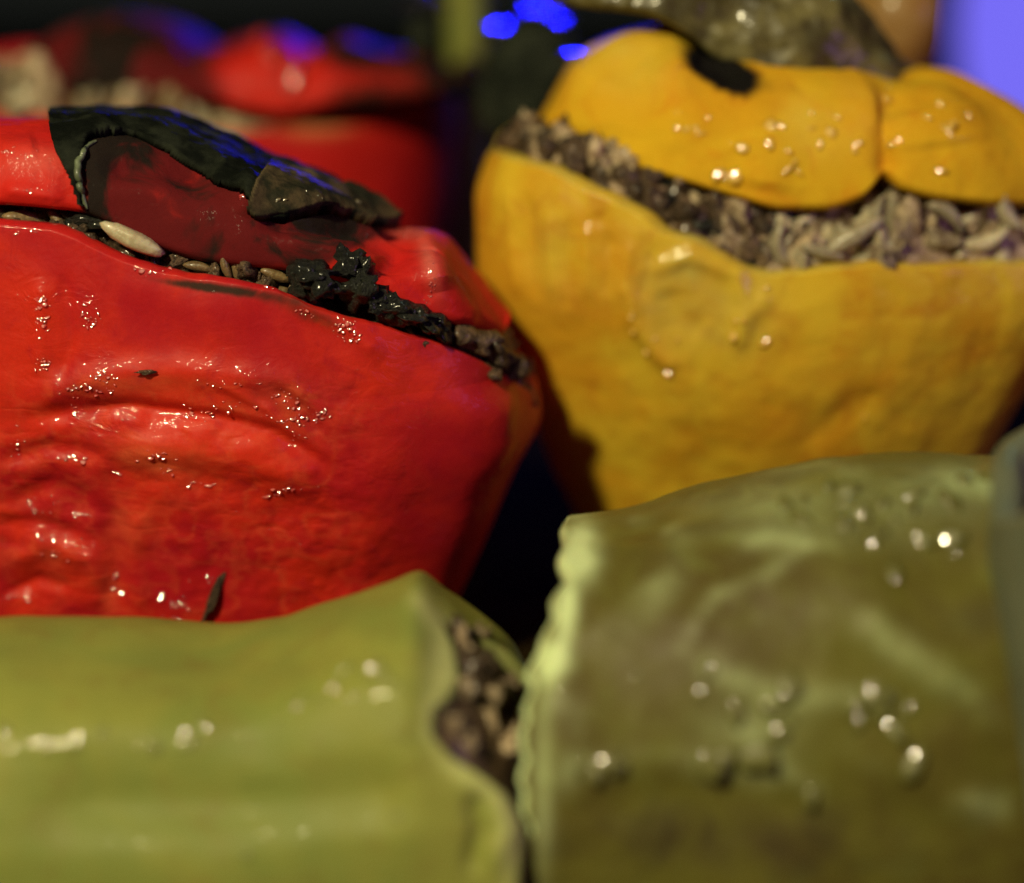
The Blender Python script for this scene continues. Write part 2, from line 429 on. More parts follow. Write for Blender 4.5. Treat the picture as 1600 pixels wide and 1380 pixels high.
RCD = [piece_mesh("rice_grain", (1, 0.36, 0.33), 0.14, 1.5, 90+i*5, M_RICED, 0.10*(i-1), fine=True) for i in range(3)]
HB = [piece_mesh("herb_flake", (1, 0.7, 0.45), 1.1, 1.9, 120+i*9, M_HERB, fine=True) for i in range(4)]
def put(name, me, parent, pos, size, rot):
    o = bpy.data.objects.new(name, me); COL.objects.link(o)
    if parent is not None:
        o.parent = parent
        r = parent; base = np.zeros(3)
        while r is not None:
            if '_o' in r: base = base + np.array(r['_o'])
            r = r.parent
        pos = np.array(pos) - base
    o.location = W(*pos); o.scale = (size, size, size) if np.isscalar(size) else size
    o.rotation_euler = rot
    return o
RS = np.random.RandomState(21)
def bvh(*objs):
    V = []; F = []; k = 0
    for o in objs:
        n = len(o.data.vertices); a = np.empty(n*3); o.data.vertices.foreach_get('co', a)
        r = o; b = np.zeros(3)
        while r is not None:
            b = b + np.array(r.location); r = r.parent
        V += (a.reshape(-1, 3)+b).tolist(); F += [[q+k for q in p.vertices] for p in o.data.polygons]; k += n
    return BVHTree.FromPolygons(V, F)
def hit(tree, px, py):
    d = unproj(px, py, 1.0) - np.array([0, 0, H]); d = Vector(d).normalized()
    loc, nor, i, ds = tree.ray_cast(Vector((0, 0, H*S)), d)
    if loc is None: return None, None
    return np.array(loc)/S, np.array(nor)

def rimY(G, k):
    e = G[k]; f = G[k, :, 1] < np.median(G[k, :, 1]) + 0.6
    p = proj(e)[0][f]; y = e[f, 1]; o = np.argsort(p)
    return lambda q: np.interp(q, p[o], y[o])
def bed(name, pts_top, pts_bot, y0, y1, mat, parent, amp=0.25, freq=1.1, seed=0, x0=None, x1=None):
    """lumpy body of stuffing between two pixel curves, rising from y0 (near) to y1 (far)"""
    tc, bc = curve(pts_top), curve(pts_bot)
    xs = np.linspace(x0 if x0 is not None else pts_bot[0][0], x1 if x1 is not None else pts_bot[-1][0], 260)
    w = np.linspace(0, 1, 90)
    PX, Wt = np.meshgrid(xs, w)
    py = bc(PX)*(1-Wt)+tc(PX)*Wt
    Yd = y0(PX)+(y1(PX)-y0(PX))*Wt**1.2
    G = unproj(PX, py, Yd)
    n = fbm(G, freq, 5, 0.55, seed=seed)
    G[..., 2] += amp*n; G[..., 1] -= amp*fbm(G, freq*1.3, 4, seed=seed+9)
    low = G[0:1].copy(); low[..., 2] -= 0.8; low[..., 1] += 0.25
    far = G[-1:].copy(); far[..., 2] -= 0.5
    return grid_obj(name, np.concatenate([low, G, far], 0), mat, parent, closed=False)
def scatter(parent, tree_unused, n, tc, bc, xr, y0, y1, meshes, names, size, up=0.0):
    for _ in range(n):
        px = RS.uniform(*xr); w = RS.rand()
        py = bc(np.array(px))*(1-w)+tc(np.array(px))*w
        p = unproj(px, py, float(y0(px))+y1*w**1.2)
        k = RS.randint(len(meshes)); me = meshes[k]
        put(me.name.split('.')[0], me, parent, p+np.array([0, 0, up]), RS.uniform(*size), RS.uniform(0, 6.28, 3))

# ================================================================== 1 front red pepper
red = thing("stuffed_pepper", "large glossy red roasted pepper in sharp focus, blistered skin, dark crumbs along its rim", "stuffed pepper", (-4, 31, 0), "stuffed peppers packed in the tray")
RIM1 = [(-260, 335), (-100, 345), (0, 355), (70, 362), (140, 385), (200, 410), (270, 432), (350, 445), (430, 458), (520, 492), (620, 520), (700, 545), (760, 575), (810, 605), (845, 622)]
L1 = [(-300, 300), (-320, 500), (-300, 800), (-230, 1000), (-150, 1250)]
R1 = [(815, 560), (838, 612), (843, 655), (805, 740), (765, 830), (715, 940), (660, 1050), (600, 1250)]
F1 = [([(0,640),(120,600),(280,575),(450,600),(520,650)], 26, 0.10),
      ([(60,650),(200,640),(330,655),(430,680),(520,735)], 15, -0.14),
      ([(150,705),(300,700),(420,725),(500,770)], 28, 0.12),
      ([(0,720),(80,700),(170,712)], 16, -0.08),
      ([(180,715),(172,800),(178,900),(165,980)], 22, -0.07),
      ([(215,790),(210,880),(230,960)], 22, 0.06),
      ([(20,790),(80,760),(150,790)], 26, -0.10),
      ([(0,880),(70,850),(140,870),(165,930)], 20, 0.10),
      ([(0,820),(60,820),(130,838)], 14, -0.08),
      ([(0,930),(60,905),(110,915)], 12, -0.07),
      ([(560,480),(600,600),(600,760),(560,900)], 70, 0.10),
      ([(640,600),(740,640),(820,650)], 50, 0.08),
      ([(420,600),(480,640),(500,690)], 10, -0.05),
      ([(330,590),(420,640),(470,700)], 9, 0.04),
      ([(60,430),(65,500),(62,590)], 18, 0.07),
      ([(100,420),(110,520),(100,600)], 12, -0.05),
      ([(180,430),(300,480),(420,470)], 40, 0.05),
      ([(450,465),(540,510),(600,560)], 16, 0.08)]
def disp1(G):
    n = 0.10*fbm(G, 0.30, 2, seed=3)
    wr = fbm(G*np.array([0.9, 1, 1.5]), 0.8, 3, seed=9)
    px, py = proj(G)
    fold = (1-sstep(520, 680, px))*sstep(520, 640, py)
    cr = np.abs(fbm(G*np.array([1, 1, 1.25]), 1.9, 4, seed=66))
    return n + (0.004 + 0.018*fold)*(1-np.abs(wr)*2.2) + 0.06*fold*fbm(G, 1.6, 3, seed=19) - (0.001+0.008*fold)*np.clip(1-cr*6, 0, 1)
F1 = [(p, w*0.9, h*(1.05 if min(q[1] for q in p) > 600 else 1.0)) for p, w, h in F1]
G1, k1, N1 = upright(L1, R1, RIM1, 31.0, 3.1, n=2.5, lobes=4, amp=0.04, ph=0.2, back=0.2, nu=900, nv=520, thick=0.5, disp=disp1, feats=F1, seed=1)
px, py = proj(G1)
nz = fbm(G1, 1.8, 4, seed=5)
ch = 0.75*blob(px, py, 490, 492, 80, 22, 16) + 0.8*blob(px, py, 330, 450, 120, 10, 8) + 0.35*blob(px, py, 230, 580, 8, 6)
ch[:k1-1] = 0.3
nf = np.abs(fbm(G1, 2.2, 4, seed=66))
pl = 0.22*np.clip(1-nf*5, 0, 1)*sstep(540, 640, py)*(1-sstep(480, 640, px)) + 0.55*blob(px, py, 245, 720, 70, 26, 10) + 0.35*blob(px, py, 200, 835, 30, 40) + 0.3*blob(px, py, 170, 930, 16, 50) + 0.3*blob(px, py, 210, 600, 90, 16) + 0.20*blob(px, py, 440, 640, 60, 50) + 0.25*blob(px, py, 90, 870, 50, 30)
wt = 0
for a in [(65,480,18,44,0),(140,495,28,22,0),(68,565,18,18,0),(130,598,70,14,-8),(110,645,60,16,0),(470,650,50,34,20),(330,635,90,14,5),(420,590,60,12,8),(445,765,40,12,10),(525,510,46,24,35),(240,735,50,22,0),(275,950,18,34,0),(225,650,40,18,0),(30,930,40,12,0),(50,790,34,22,0),(120,870,50,30,0),(190,800,16,50,0),(40,360,50,10,0),(240,425,40,10,10)]:
    wt = wt + blob(px, py, *a)
grid_obj("pepper_wall", G1, M_RED, red, {'wet': np.clip(wt*(1.1+1.4*nz), 0, 1), 'char': ch*(0.8+0.5*nz), 'pale': np.clip(pl*(0.9+nz), 0, 1)})
ry1 = rimY(G1, k1)
fill1 = bed("filling", [(-260, 230), (0, 262), (150, 300), (300, 350), (450, 380), (600, 420), (720, 470), (850, 560)], [(p[0], p[1]+6) for p in RIM1], lambda q: ry1(q)+0.3, lambda q: ry1(q)+2.0, M_MINCE, red, 0.18, 1.4, 4, -200, 800)
fill1['_o'] = [0., 0., 0.]
rc1 = curve(RIM1)
def gap1(n, xr, lo, hi, y0, y1, meshes, size):
    for _ in range(n):
        x = RS.uniform(*xr); w = RS.rand()
        yy = float(rc1(np.array(x))) - (lo+(hi-lo)*w)
        # nearer the rim = lower in the picture = closer
        me = meshes[RS.randint(len(meshes))]
        put(me.name.split('.')[0], me, fill1, unproj(x, yy, max(y0, float(ry1(x)))+0.15+(y1-y0)*w), RS.uniform(*size), RS.uniform(0, 6.28, 3))
gap1(90, (-20, 480), 0, 48, 28.2, 29.0, CR+CRP[:2], (0.10, 0.26))
gap1(26, (-10, 480), 4, 30, 28.4, 29.4, RCD, (0.22, 0.34))
gap1(60, (450, 700), 0, 60, 28.3, 30, CR+HB, (0.12, 0.26))
gap1(50, (640, 830), -8, 40, 29.2, 31, CR, (0.14, 0.30))
for x, yy, Yd, sz, rot, me in [
    (212, 376, 28.2, 0.50, (0.2, 0.50, 0.2), RC[1]), (40, 340, 28.6, 0.36, (0, 0.2, 0.4), RCD[0]), (95, 350, 28.5, 0.30, (0, 0.9, 0), RCD[1]),
    (352, 418, 28.3, 0.22, (0, 1.3, 0.2), RCD[2]), (368, 420, 28.4, 0.22, (0.4, 1.5, 0.6), RCD[2]), (310, 416, 28.4, 0.24, (0, 0.2, 0), RCD[0]), (430, 430, 28.4, 0.26, (0, 0.4, 0.2), RCD[1]),
    (385, 420, 28.4, 0.2, (0, 0.4, 1.2), CR[1]),
    (740, 530, 29.3, 0.36, (0, 0.4, 0.4), CR[3]), (775, 555, 29.6, 0.32, (0, 0.7, 1), CR[2]), (800, 580, 30.0, 0.26, (0, 0.7, 2), CR[1])]:
    put(me.name.split('.')[0], me, fill1, unproj(x, yy, max(Yd, float(ry1(x))+0.1)), sz, rot)
for x, yy, Yd, sz, rot in [(482, 425, 28.1, 0.32, (0.3, 0, 0)), (500, 440, 28.0, 0.30, (1, 0.4, 0)), (470, 445, 28.1, 0.26, (2, 1, 0)), (545, 410, 28.3, 0.30, (1.5, 1.1, 0)), (565, 425, 28.4, 0.28, (0.2, 1.9, 0)),
        (560, 455, 28.2, 0.34, (0.3, 0.7, 2)), (590, 465, 28.3, 0.30, (1.1, 0.2, 1)), (610, 485, 28.3, 0.34, (2, 0.3, 0)), (640, 490, 28.4, 0.34, (0.1, 0.2, 0)), (665, 500, 28.5, 0.34, (0.6, 0.2, 1)), (150, 345, 28.5, 0.30, (0.3, 0, 0)), (130, 335, 28.6, 0.34, (1, 0, 0.4)),
        (520, 405, 28.5, 0.22, (2, 2, 0)), (690, 512, 28.7, 0.30, (1, 0.5, 1))]:
    me = HB[RS.randint(4)]
    put("herb_flake", me, fill1, unproj(x, yy, Yd), sz, rot)
sp = mesh_obj("herb_flake", np.concatenate([unproj(np.array([672, 704, 690, 698]), np.array([492, 506, 500, 464]), 28.5), unproj(np.array([676, 706, 690, 699]), np.array([496, 508, 502, 465]), 28.75)]),
              [[0, 1, 3, 2][:4], [0, 3, 7, 4], [3, 1, 5, 7], [4, 7, 5, 6], [0, 4, 5, 1]], M_HERB, fill1)
sp['label'] = "pointed black herb tip sticking up"

# lid of the front red pepper
lid = thing("pepper_lid", "blackened red pepper lid tilted on the front red pepper, folded charred skin across it", "pepper lid", (-4, 31, 8), "cut-off lids sitting on the peppers")
TOP1 = [(-260, 170), (-60, 180), (60, 190), (160, 186), (250, 195), (330, 222), (400, 255), (480, 280), (560, 315), (625, 350), (690, 345), (735, 400), (780, 470), (800, 530)]
BOT1 = [(-260, 305), (0, 308), (110, 318), (170, 340), (240, 375), (330, 400), (430, 410), (520, 425), (600, 455), (680, 485), (740, 500), (800, 515)]
FL1 = [([(150,260),(250,250),(340,290)], 26, -0.22), ([(0,295),(100,308)], 14, 0.10), ([(0,240),(60,232)], 20, 0.08), ([(560,360),(620,385),(600,440)], 18, -0.16),
       ([(655,360),(672,400),(690,460)], 20, 0.16), ([(400,345),(500,350),(600,352)], 16, -0.26), ([(610,400),(640,440),(680,475)], 14, -0.05), ([(375,280),(390,310),(380,340)], 14, 0.14)]
GL1, NL1 = lid_grid(TOP1, BOT1, -3.2, 3.2+0.0, 30.6, 2.4, q=3.2, n=2.8, lobes=4, amp=0.06, ph=0.3, nu=900, nv=420, feats=FL1, seed=2) if False else lid_grid(TOP1, BOT1, -5.6, 5.55, 30.6, 2.4, q=3.2, n=2.8, lobes=5, amp=0.05, ph=0.3, nu=900, nv=420, feats=FL1, seed=2)
px, py = proj(GL1); nz = fbm(GL1, 1.6, 4, seed=8)
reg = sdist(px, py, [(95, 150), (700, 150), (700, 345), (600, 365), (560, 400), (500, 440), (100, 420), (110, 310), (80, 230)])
ch = sstep(-14, 40, reg)*0.85 + 0.5*blob(px, py, 520, 360, 110, 22, 6)  # paints the flap's shade into the skin below it
grid_obj("lid_skin", GL1, M_LID1, lid, {'wet': 0.7*blob(px, py, 675, 420, 18, 60, -15)+0.6*blob(px, py, 30, 235, 50, 16)+0.9*blob(px, py, 378, 308, 8, 8), 'char': ch*(1.0+0.35*nz), 'pale': 0.5*blob(px, py, 672, 410, 14, 50, -15)+0.35*blob(px, py, 630, 360, 50, 14)+0.35*blob(px, py, 50, 250, 50, 20)})  # pale streak on the right lobe paints its highlight into the colour
FLAP = [(74, 150), (160, 150), (260, 150), (420, 200), (640, 300), (660, 345), (636, 350), (600, 354), (560, 346), (520, 332), (470, 338), (440, 348), (405, 342), (392, 318), (372, 300), (340, 292), (300, 268), (255, 238), (215, 218), (170, 210), (140, 222), (128, 255), (130, 300), (136, 328), (124, 322), (112, 290), (100, 262), (82, 230)]
jx = 6*fbm(GL1, 3.0, 3, seed=30); fmask = (sdist(px+jx, py+jx, FLAP) > 0) & (GL1[..., 1] < 31.6)
fmask[-6:] = False
shell("charred_skin", GL1, NL1, fmask, 0.16, M_CHAR, lid, rough=0.10, freq=1.8, thick=0.12)

FLAP2 = [(385, 335), (398, 300), (420, 268), (470, 284), (560, 315), (640, 342), (650, 350), (600, 356), (556, 349), (520, 336), (475, 341), (440, 350), (405, 346)]
fmask = (sdist(px+jx*0.6, py-jx*0.5, FLAP2) > 0) & (GL1[..., 1] < 31.6); fmask[-6:] = False
o = shell("charred_skin", GL1, NL1, fmask, 0.24, M_STRIP, lid, rough=0.12, freq=1.5, thick=0.1, seed=5)
o['label'] = "brownish olive strip of charred skin with two bright glints"
tl = bvh(*[c for c in lid.children])
def strip(name, pts, rad, mat, parent, tree):
    P = []
    pc = np.array(pts, float); tt = np.linspace(0, len(pc)-1, 40)
    for q in tt:
        x = np.interp(q, range(len(pc)), pc[:, 0]); y = np.interp(q, range(len(pc)), pc[:, 1])
        p, nn = hit(tree, x, y)
        if p is not None: P.append(p+nn*rad*0.4)
    P = np.array(P); P[1:-1] = (P[:-2]+P[1:-1]*2+P[2:])/4
    T = np.gradient(P, axis=0); T /= np.linalg.norm(T, axis=1, keepdims=True)
    A = np.cross(T, np.array([0, 1, 0.2])); A /= np.linalg.norm(A, axis=1, keepdims=True); B = np.cross(T, A)
    a = np.linspace(0, 2*np.pi, 12, endpoint=False)
    r = rad*np.sin(np.linspace(0.15, np.pi-0.15, len(P)))**0.5
    G = P[:, None]+(A[:, None]*np.cos(a)[None, :, None]+B[:, None]*np.sin(a)[None, :, None])*r[:, None, None]
    return grid_obj(name, G, mat, parent)
strip("skin_curl", [(150, 222), (130, 232), (121, 255), (122, 285), (130, 310), (136, 326)], 0.055, M_CURL, lid, tl)

# ================================================================== 2 yellow pepper
yel = thing("stuffed_pepper", "yellow stuffed pepper behind the green ones, its slanting opening showing mince and rice", "stuffed pepper", (5, 35, 0), "stuffed peppers packed in the tray")
RIM2 = [(700, 240), (755, 238), (800, 250), (860, 272), (930, 305), (1000, 340), (1040, 372), (1080, 378), (1120, 402), (1160, 425), (1210, 434), (1290, 425), (1400, 418), (1600, 416), (1800, 410)]
L2 = [(772, 230), (752, 290), (748, 400), (790, 520), (840, 640), (870, 720), (900, 790), (930, 900), (990, 1150)]
R2 = [(1700, 300), (1700, 420), (1630, 520), (1570, 610), (1530, 700), (1480, 830), (1420, 1100)]
F2 = [([(985,440),(990,500),(1030,555),(1060,580)], 14, 0.14), ([(1000,430),(1080,400),(1150,430),(1165,480),(1140,540)], 14, 0.12), ([(1040,450),(1060,500),(1100,520)], 26, -0.12),
      ([(1200,450),(1170,500),(1150,550)], 13, 0.10), ([(870,300),(900,420),(880,520)], 30, 0.08), ([(820,300),(820,420)], 22, -0.06), ([(930,330),(960,400)], 18, -0.06),
      ([(1240,700),(1330,640),(1380,610)], 22, -0.10), ([(1240,440),(1260,560),(1240,640)], 60, 0.08)]
def disp2(G):
    return 0.14*fbm(G, 0.3, 2, seed=13) + 0.02*fbm(G, 3.0, 3, seed=14) + 0.05*fbm(G*np.array([1.1, 1.0, 0.35]), 0.9, 3, seed=17)
F2 = [(p, w, h*0.75) for p, w, h in F2] + [([(790+k*33, 290+k*14), (800+k*30, 380+k*8), (806+k*28, 470)], 9, 0.05*(-1)**k) for k in range(8)]
G2, k2, N2 = upright(L2, R2, RIM2, 35.0, 4.0, n=2.6, lobes=3, amp=0.06, ph=1.1, back=0.3, nu=700, nv=380, thick=0.55, disp=disp2, feats=F2, seed=5, taper=0.6)
px, py = proj(G2); nz = fbm(G2, 1.6, 4, seed=15)
pl = 0.55*blob(px, py, 1070, 460, 90, 80, 20) + 0.3*blob(px, py, 1180, 480, 40, 70, 20) + 0.2*blob(px, py, 890, 400, 70, 80)
pl[:k2] = 0.6
grid_obj("pepper_wall", G2, M_YEL, yel, {'wet': np.clip(blob(px,py,1010,520,22,50)+blob(px,py,1150,500,20,50,20)+blob(px,py,1040,580,30,12)+0.7*blob(px,py,1080,430,70,24)+blob(px,py,1190,450,30,14)+0.5*blob(px,py,900,400,50,70), 0, 1), 'char': 0.22*blob(px, py, 1330, 640, 80, 20, -35)*(1+nz), 'pale': np.clip(pl*(0.9+1.2*nz), 0, 1)})
FT2 = [(780, 232), (830, 225), (950, 215), (1100, 240), (1250, 270), (1400, 260), (1600, 270), (1750, 280)]
ry2 = rimY(G2, k2)
fill2 = bed("filling", FT2, [(p[0], p[1]+8) for p in RIM2[1:]], lambda q: ry2(q)+0.35, lambda q: ry2(q)+1.7, M_MINCEP, yel, 0.28, 1.1, 14, 790, 1720)
fill2['_o'] = [0., 0., 0.]
rc2 = curve([(p[0], p[1]-20) for p in RIM2]); tc2 = curve([(780, 205), (850, 215), (1000, 250), (1150, 300), (1300, 320), (1450, 290), (1700, 300)])
scatter(fill2, None, 90, tc2, rc2, (820, 1230), lambda q: ry2(q)+0.5, 1.0, CR+CRP[:2], None, (0.16, 0.42))
scatter(fill2, None, 90, tc2, rc2, (1120, 1690), lambda q: ry2(q)+0.5, 1.0, CRP, None, (0.20, 0.46))
scatter(fill2, None, 60, tc2, rc2, (1180, 1690), lambda q: ry2(q)+0.45, 0.9, RC, None, (0.28, 0.55))
scatter(fill2, None, 20, tc2, rc2, (1030, 1240), lambda q: ry2(q)+0.5, 0.8, HB, None, (0.2, 0.4))
for x, yy, sz, rot in [(1340, 365, 0.55, (0, -0.5, 0.2)), (1290, 395, 0.4, (0, 0.3, 0.2)), (1215, 385, 0.4, (0, 1.4, 0.3)), (1480, 330, 0.4, (0, 0.6, 0)), (1570, 330, 0.45, (0, 1.1, 0)), (1540, 380, 0.45, (0, -0.3, 0))]:
    put("rice_grain", RC[RS.randint(3)], fill2, unproj(x, yy, float(ry2(x))+0.3), sz, rot)
lid2 = thing("pepper_lid", "orange yellow pepper lid with glossy lobes and a small black burn hole", "pepper lid", (6, 35, 9), "cut-off lids sitting on the peppers")
TOP2 = [(800, 215), (830, 150), (870, 75), (900, 35), (960, 22), (1040, 28), (1090, 55), (1200, 80), (1300, 90), (1380, 110), (1450, 100), (1550, 125), (1640, 190), (1750, 260)]
BOT2 = [(800, 218), (850, 228), (930, 240), (1050, 270), (1150, 300), (1230, 318), (1290, 318), (1350, 300), (1388, 268), (1420, 288), (1500, 305), (1600, 312), (1750, 300)]
FL2 = [([(1392,140),(1385,200),(1390,290)], 16, -0.34), ([(1010,110),(1000,170),(990,240)], 24, -0.14), ([(1180,200),(1200,250),(1190,300)], 40, 0.16), ([(900,90),(930,150),(930,220)], 34, 0.14), ([(1470,160),(1480,230)], 50, 0.12),
       ([(1090,85),(1125,100),(1155,125)], 16, -0.25)]
FL2 = [(p, w*1.2, h*0.75) for p, w, h in FL2]
GL2, NL2 = lid_grid(TOP2, BOT2, 5.85, 5.5, 34.8, 3.4, q=2.7, n=2.6, lobes=4, amp=0.06, ph=0.9, nu=800, nv=380, feats=FL2, seed=12)
px, py = proj(GL2); nz = fbm(GL2, 1.6, 4, seed=18)
ch = 1.6*blob(px, py, 1125, 108, 50, 22, 30) + 0.30*blob(px, py, 1130, 112, 100, 46, 20) + 0.22*blob(px, py, 1250, 140, 90, 20, 10)
pl = 0.5*blob(px, py, 980, 90, 80, 60)+0.4*blob(px, py, 1300, 190, 80, 50)
wy = 0
for a in [(1300,190,16,24),(1215,195,14,20),(1120,276,50,9),(1385,155,12,14),(1475,205,22,24),(1395,225,10,14),(1470,268,12,12),(1250,250,30,16),(1110,210,40,24),(950,220,40,14),(1180,230,30,20),(1510,180,14,12)]:
    wy = wy + blob(px, py, *a)
grid_obj("lid_skin", GL2, M_YLID, lid2, {'wet': np.clip(wy, 0, 1), 'char': ch, 'pale': np.clip(pl*(0.8+nz), 0, 1)})
CT = [(840, -60), (1000, -70), (1200, -80), (1300, -40), (1350, 20), (1400, 80), (1440, 120)]
CB = [(840, -10), (900, 0), (1000, 12), (1060, 40), (1110, 78), (1180, 105), (1250, 116), (1320, 125), (1380, 145), (1410, 140), (1440, 125)]
GC, NC = lid_grid(CT, CB, 4.35, 3.75, 34.9, 1.9, q=3.0, n=2.2, lobes=5, amp=0.1, ph=0.5, nu=360, nv=180, seed=77, disp=lambda g: 0.22*fbm(g, 0.9, 4, seed=5))
grid_obj("calyx", GC, M_DOLV, lid2)
sv = IV*np.array([1.1, 1.1, 1.5]); sv = sv*(1+0.35*fbm(sv, 0.9, 3, seed=66))[:, None]
mesh_obj("stem", sv+unproj(1395, 35, 38.0), IF, M_STEM, lid2)

# ================================================================== 3 back red pepper
bred = thing("stuffed_pepper", "blurred red stuffed pepper behind the front red one, pale rice showing at its opening", "stuffed pepper", (-5, 44, 0), "stuffed peppers packed in the tray")
RIM3 = [(-400, 180), (0, 182), (250, 195), (380, 212), (450, 205), (540, 200), (600, 190), (640, 170), (690, 120)]
L3 = [(-300, 50), (-300, 300), (-240, 800)]
R3 = [(680, 50), (705, 110), (718, 180), (712, 260), (700, 340), (660, 500), (600, 700)]
G3, k3, N3 = upright(L3, R3, RIM3, 44.0, 4.6, n=2.05, lobes=4, amp=0.01, ph=0.2, back=1.2, nu=300, nv=180, thick=0.7, seed=8)
px, py = proj(G3)
grid_obj("pepper_wall", G3, M_REDB, bred, {'char': 0*px, 'pale': 0.9*blob(px, py, 490, 197, 50, 14)})  # pale patch is the rim's highlight painted into the skin colour
ry3 = rimY(G3, k3)
fill3 = bed("filling", [(-400, 60), (0, 90), (300, 90), (690, 100)], [(p[0], p[1]+8) for p in RIM3], lambda q: ry3(q)+0.4, lambda q: ry3(q)+3, M_MINCEP, bred, 0.4, 0.8, 24, -380, 440)
fill3['_o'] = [0., 0., 0.]
scatter(fill3, None, 40, curve([(-100, 130), (400, 150)]), curve([(-100, 185), (400, 200)]), (-60, 330), lambda q: ry3(q)+0.3, 1.5, RC+RCD+CRP[:1], None, (0.5, 0.85))
lid3 = thing("pepper_lid", "blurred black and red lid on the back red pepper, blue gleam on top", "pepper lid", (-6, 43, 9), "cut-off lids sitting on the peppers")
TOP3 = [(-300, 10), (-50, 40), (60, 40), (110, 15), (200, 10), (280, 40), (330, 75), (370, 60), (430, 45), (500, 80), (540, 60), (600, 75), (665, 75), (700, 100)]
BOT3 = [(-300, 120), (0, 130), (100, 155), (200, 158), (300, 150), (380, 165), (450, 172), (520, 160), (600, 155), (700, 140)]
GL3, NL3 = lid_grid(TOP3, BOT3, -5.9, 5.4, 43.2, 3.4, q=3.0, n=2.6, lobes=4, amp=0.1, ph=0.2, nu=300, nv=160, seed=22)
px, py = proj(GL3); nz = fbm(GL3, 0.9, 3, seed=28)
red3 = 1.3*blob(px, py, 425, 120, 90, 60) + 0.5*blob(px, py, 610, 130, 110, 40) + 0.5*blob(px, py, 0, 60, 70, 60)
grid_obj("lid_skin", GL3, M_LID1, lid3, {'char': np.clip(1.0-red3, 0, 1), 'pale': 0.0*px})

sv = IV*np.array([0.42, 0.42, 0.75]); sv = sv*(1+0.15*fbm(sv, 2, 2, seed=67))[:, None]
mesh_obj("stem", sv+unproj(662, 64, 43.2), IF, M_CHAR, lid3)  # stub added to hold up one of the blue glint drops

# ================================================================== 4 far objects
far = thing("green_pepper", "blurred olive green pepper upright between the red and the yellow peppers", "pepper", (-0.8, 47.5, 0), "stuffed peppers packed in the tray")
G4, _, _ = upright([(694, -200), (696, 0), (700, 300), (704, 600)], [(764, -200), (764, 0), (768, 300), (760, 600)], [(600, -150), (900, -160)], 47.5, 0.9, nu=200, nv=160, seed=31)
grid_obj("pepper_wall", G4, M_GRN, far, {'char': np.zeros(G4.shape[:2]), 'pale': np.zeros(G4.shape[:2])})
chl = thing("charred_pepper_tip", "blurred black charred pepper tip with blue glints left of the yellow lid", "pepper", (1, 40, 7), None)
cv = IV*np.array([1.3, 1.2, 2.2]); cv = cv*(1+0.35*fbm(cv, 0.8, 3, seed=61))[:, None]
mesh_obj("charred_skin", cv*np.array([0.95, 0.8, 0.8])+unproj(832, 150, 41.0), IF, M_CHAR, chl)

# ================================================================== 5 lying green peppers
def lying(xs, topc, botc, yc, ry, axis_end=None, n=2.3, nu=360, nv=420, endx=None, thick=0.4, flip=1, disp=None, feats=(), seed=0.0, closed_far=True, twist=0.0):
    """hollow pepper on its side: sections stand across the x axis; top and bottom outlines as pixel curves; endx(angle) = pixel where the wall is cut"""
    t = np.linspace(0, 2*np.pi, nu, endpoint=False)      # 0 = up, pi/2 = towards the camera
    v = np.linspace(0, 1, nv)[:, None]
    c, sn = np.cos(t), np.sin(t)
    cc = np.sign(c)*np.abs(c)**(2/n); ss = np.sign(sn)*np.abs(sn)**(2/n)
    xw = np.linspace(-20, 20, 900)                       # outlines as height over x at the middle depth
    pxs = np.linspace(xs, 1900, 900) if xs < 0 else np.linspace(700, xs, 900)
    T_ = unproj(pxs, topc(pxs), np.full(pxs.shape, yc)); B_ = unproj(pxs, botc(pxs), np.full(pxs.shape, yc))
    ft = lambda x: np.interp(x, T_[:, 0], T_[:, 2]); fb = lambda x: np.interp(x, B_[:, 0], B_[:, 2])
    X0 = float(unproj(xs, 1200, yc)[0])
    Xe = np.full(nu, float(unproj(700 if xs < 0 else 860, 1200, yc)[0])); Yr = yc - ry*ss
    for _ in range(8):
        Zr = (ft(Xe)+fb(Xe))/2 + (ft(Xe)-fb(Xe))/2*cc
        py_ = proj(np.stack([Xe, Yr, Zr], -1))[1]
        Xe = 0.5*Xe + 0.5*unproj(endx(t, py_), py_, Yr)[:, 0]
    ex = Xe; x0 = X0
    X = Xe[None]*(1-v)**1.0 + X0*v
    cap = np.where(v > 0.9, np.sqrt(np.clip(1-((v-0.9)/0.1)**2, 0, 1)), 1.0)
    zc = (ft(X)+fb(X))/2; hz = (ft(X)-fb(X))/2
    G = np.stack([X, yc - ry*ss[None]*cap + 0*X, zc + hz*cc[None]*cap], -1)
    N = normals(G)
    if N[nv//2, nu//4, 1] > 0: N = -N
    dn = (0.10*fbm(G, 0.5, 3, seed=seed)) if disp is None else disp(G)
    G = G+N*dn[..., None]
    if len(feats): G = crease(G, N, feats)
    ax = np.stack([np.full(nu, G[0, :, 0].mean()), np.full(nu, yc), np.full(nu, zc[0].mean())], -1)
    e = G[0]; inw = ax-e; inw[:, 0] = 0; inw /= np.linalg.norm(inw, axis=1, keepdims=True)+1e-9
    sgn = np.sign(ex.mean()-x0)
    inn = []
    for a, dx in [(0.08, 0.05), (0.35, 0.10), (0.75, 0.08), (1.0, -0.05), (1.05, -0.5), (1.2, -0.9)]:
        q = e+inw*thick*a; q[:, 0] += dx*sgn; inn.append(q)
    return np.concatenate([np.array(inn[::-1]), G], 0), len(inn)

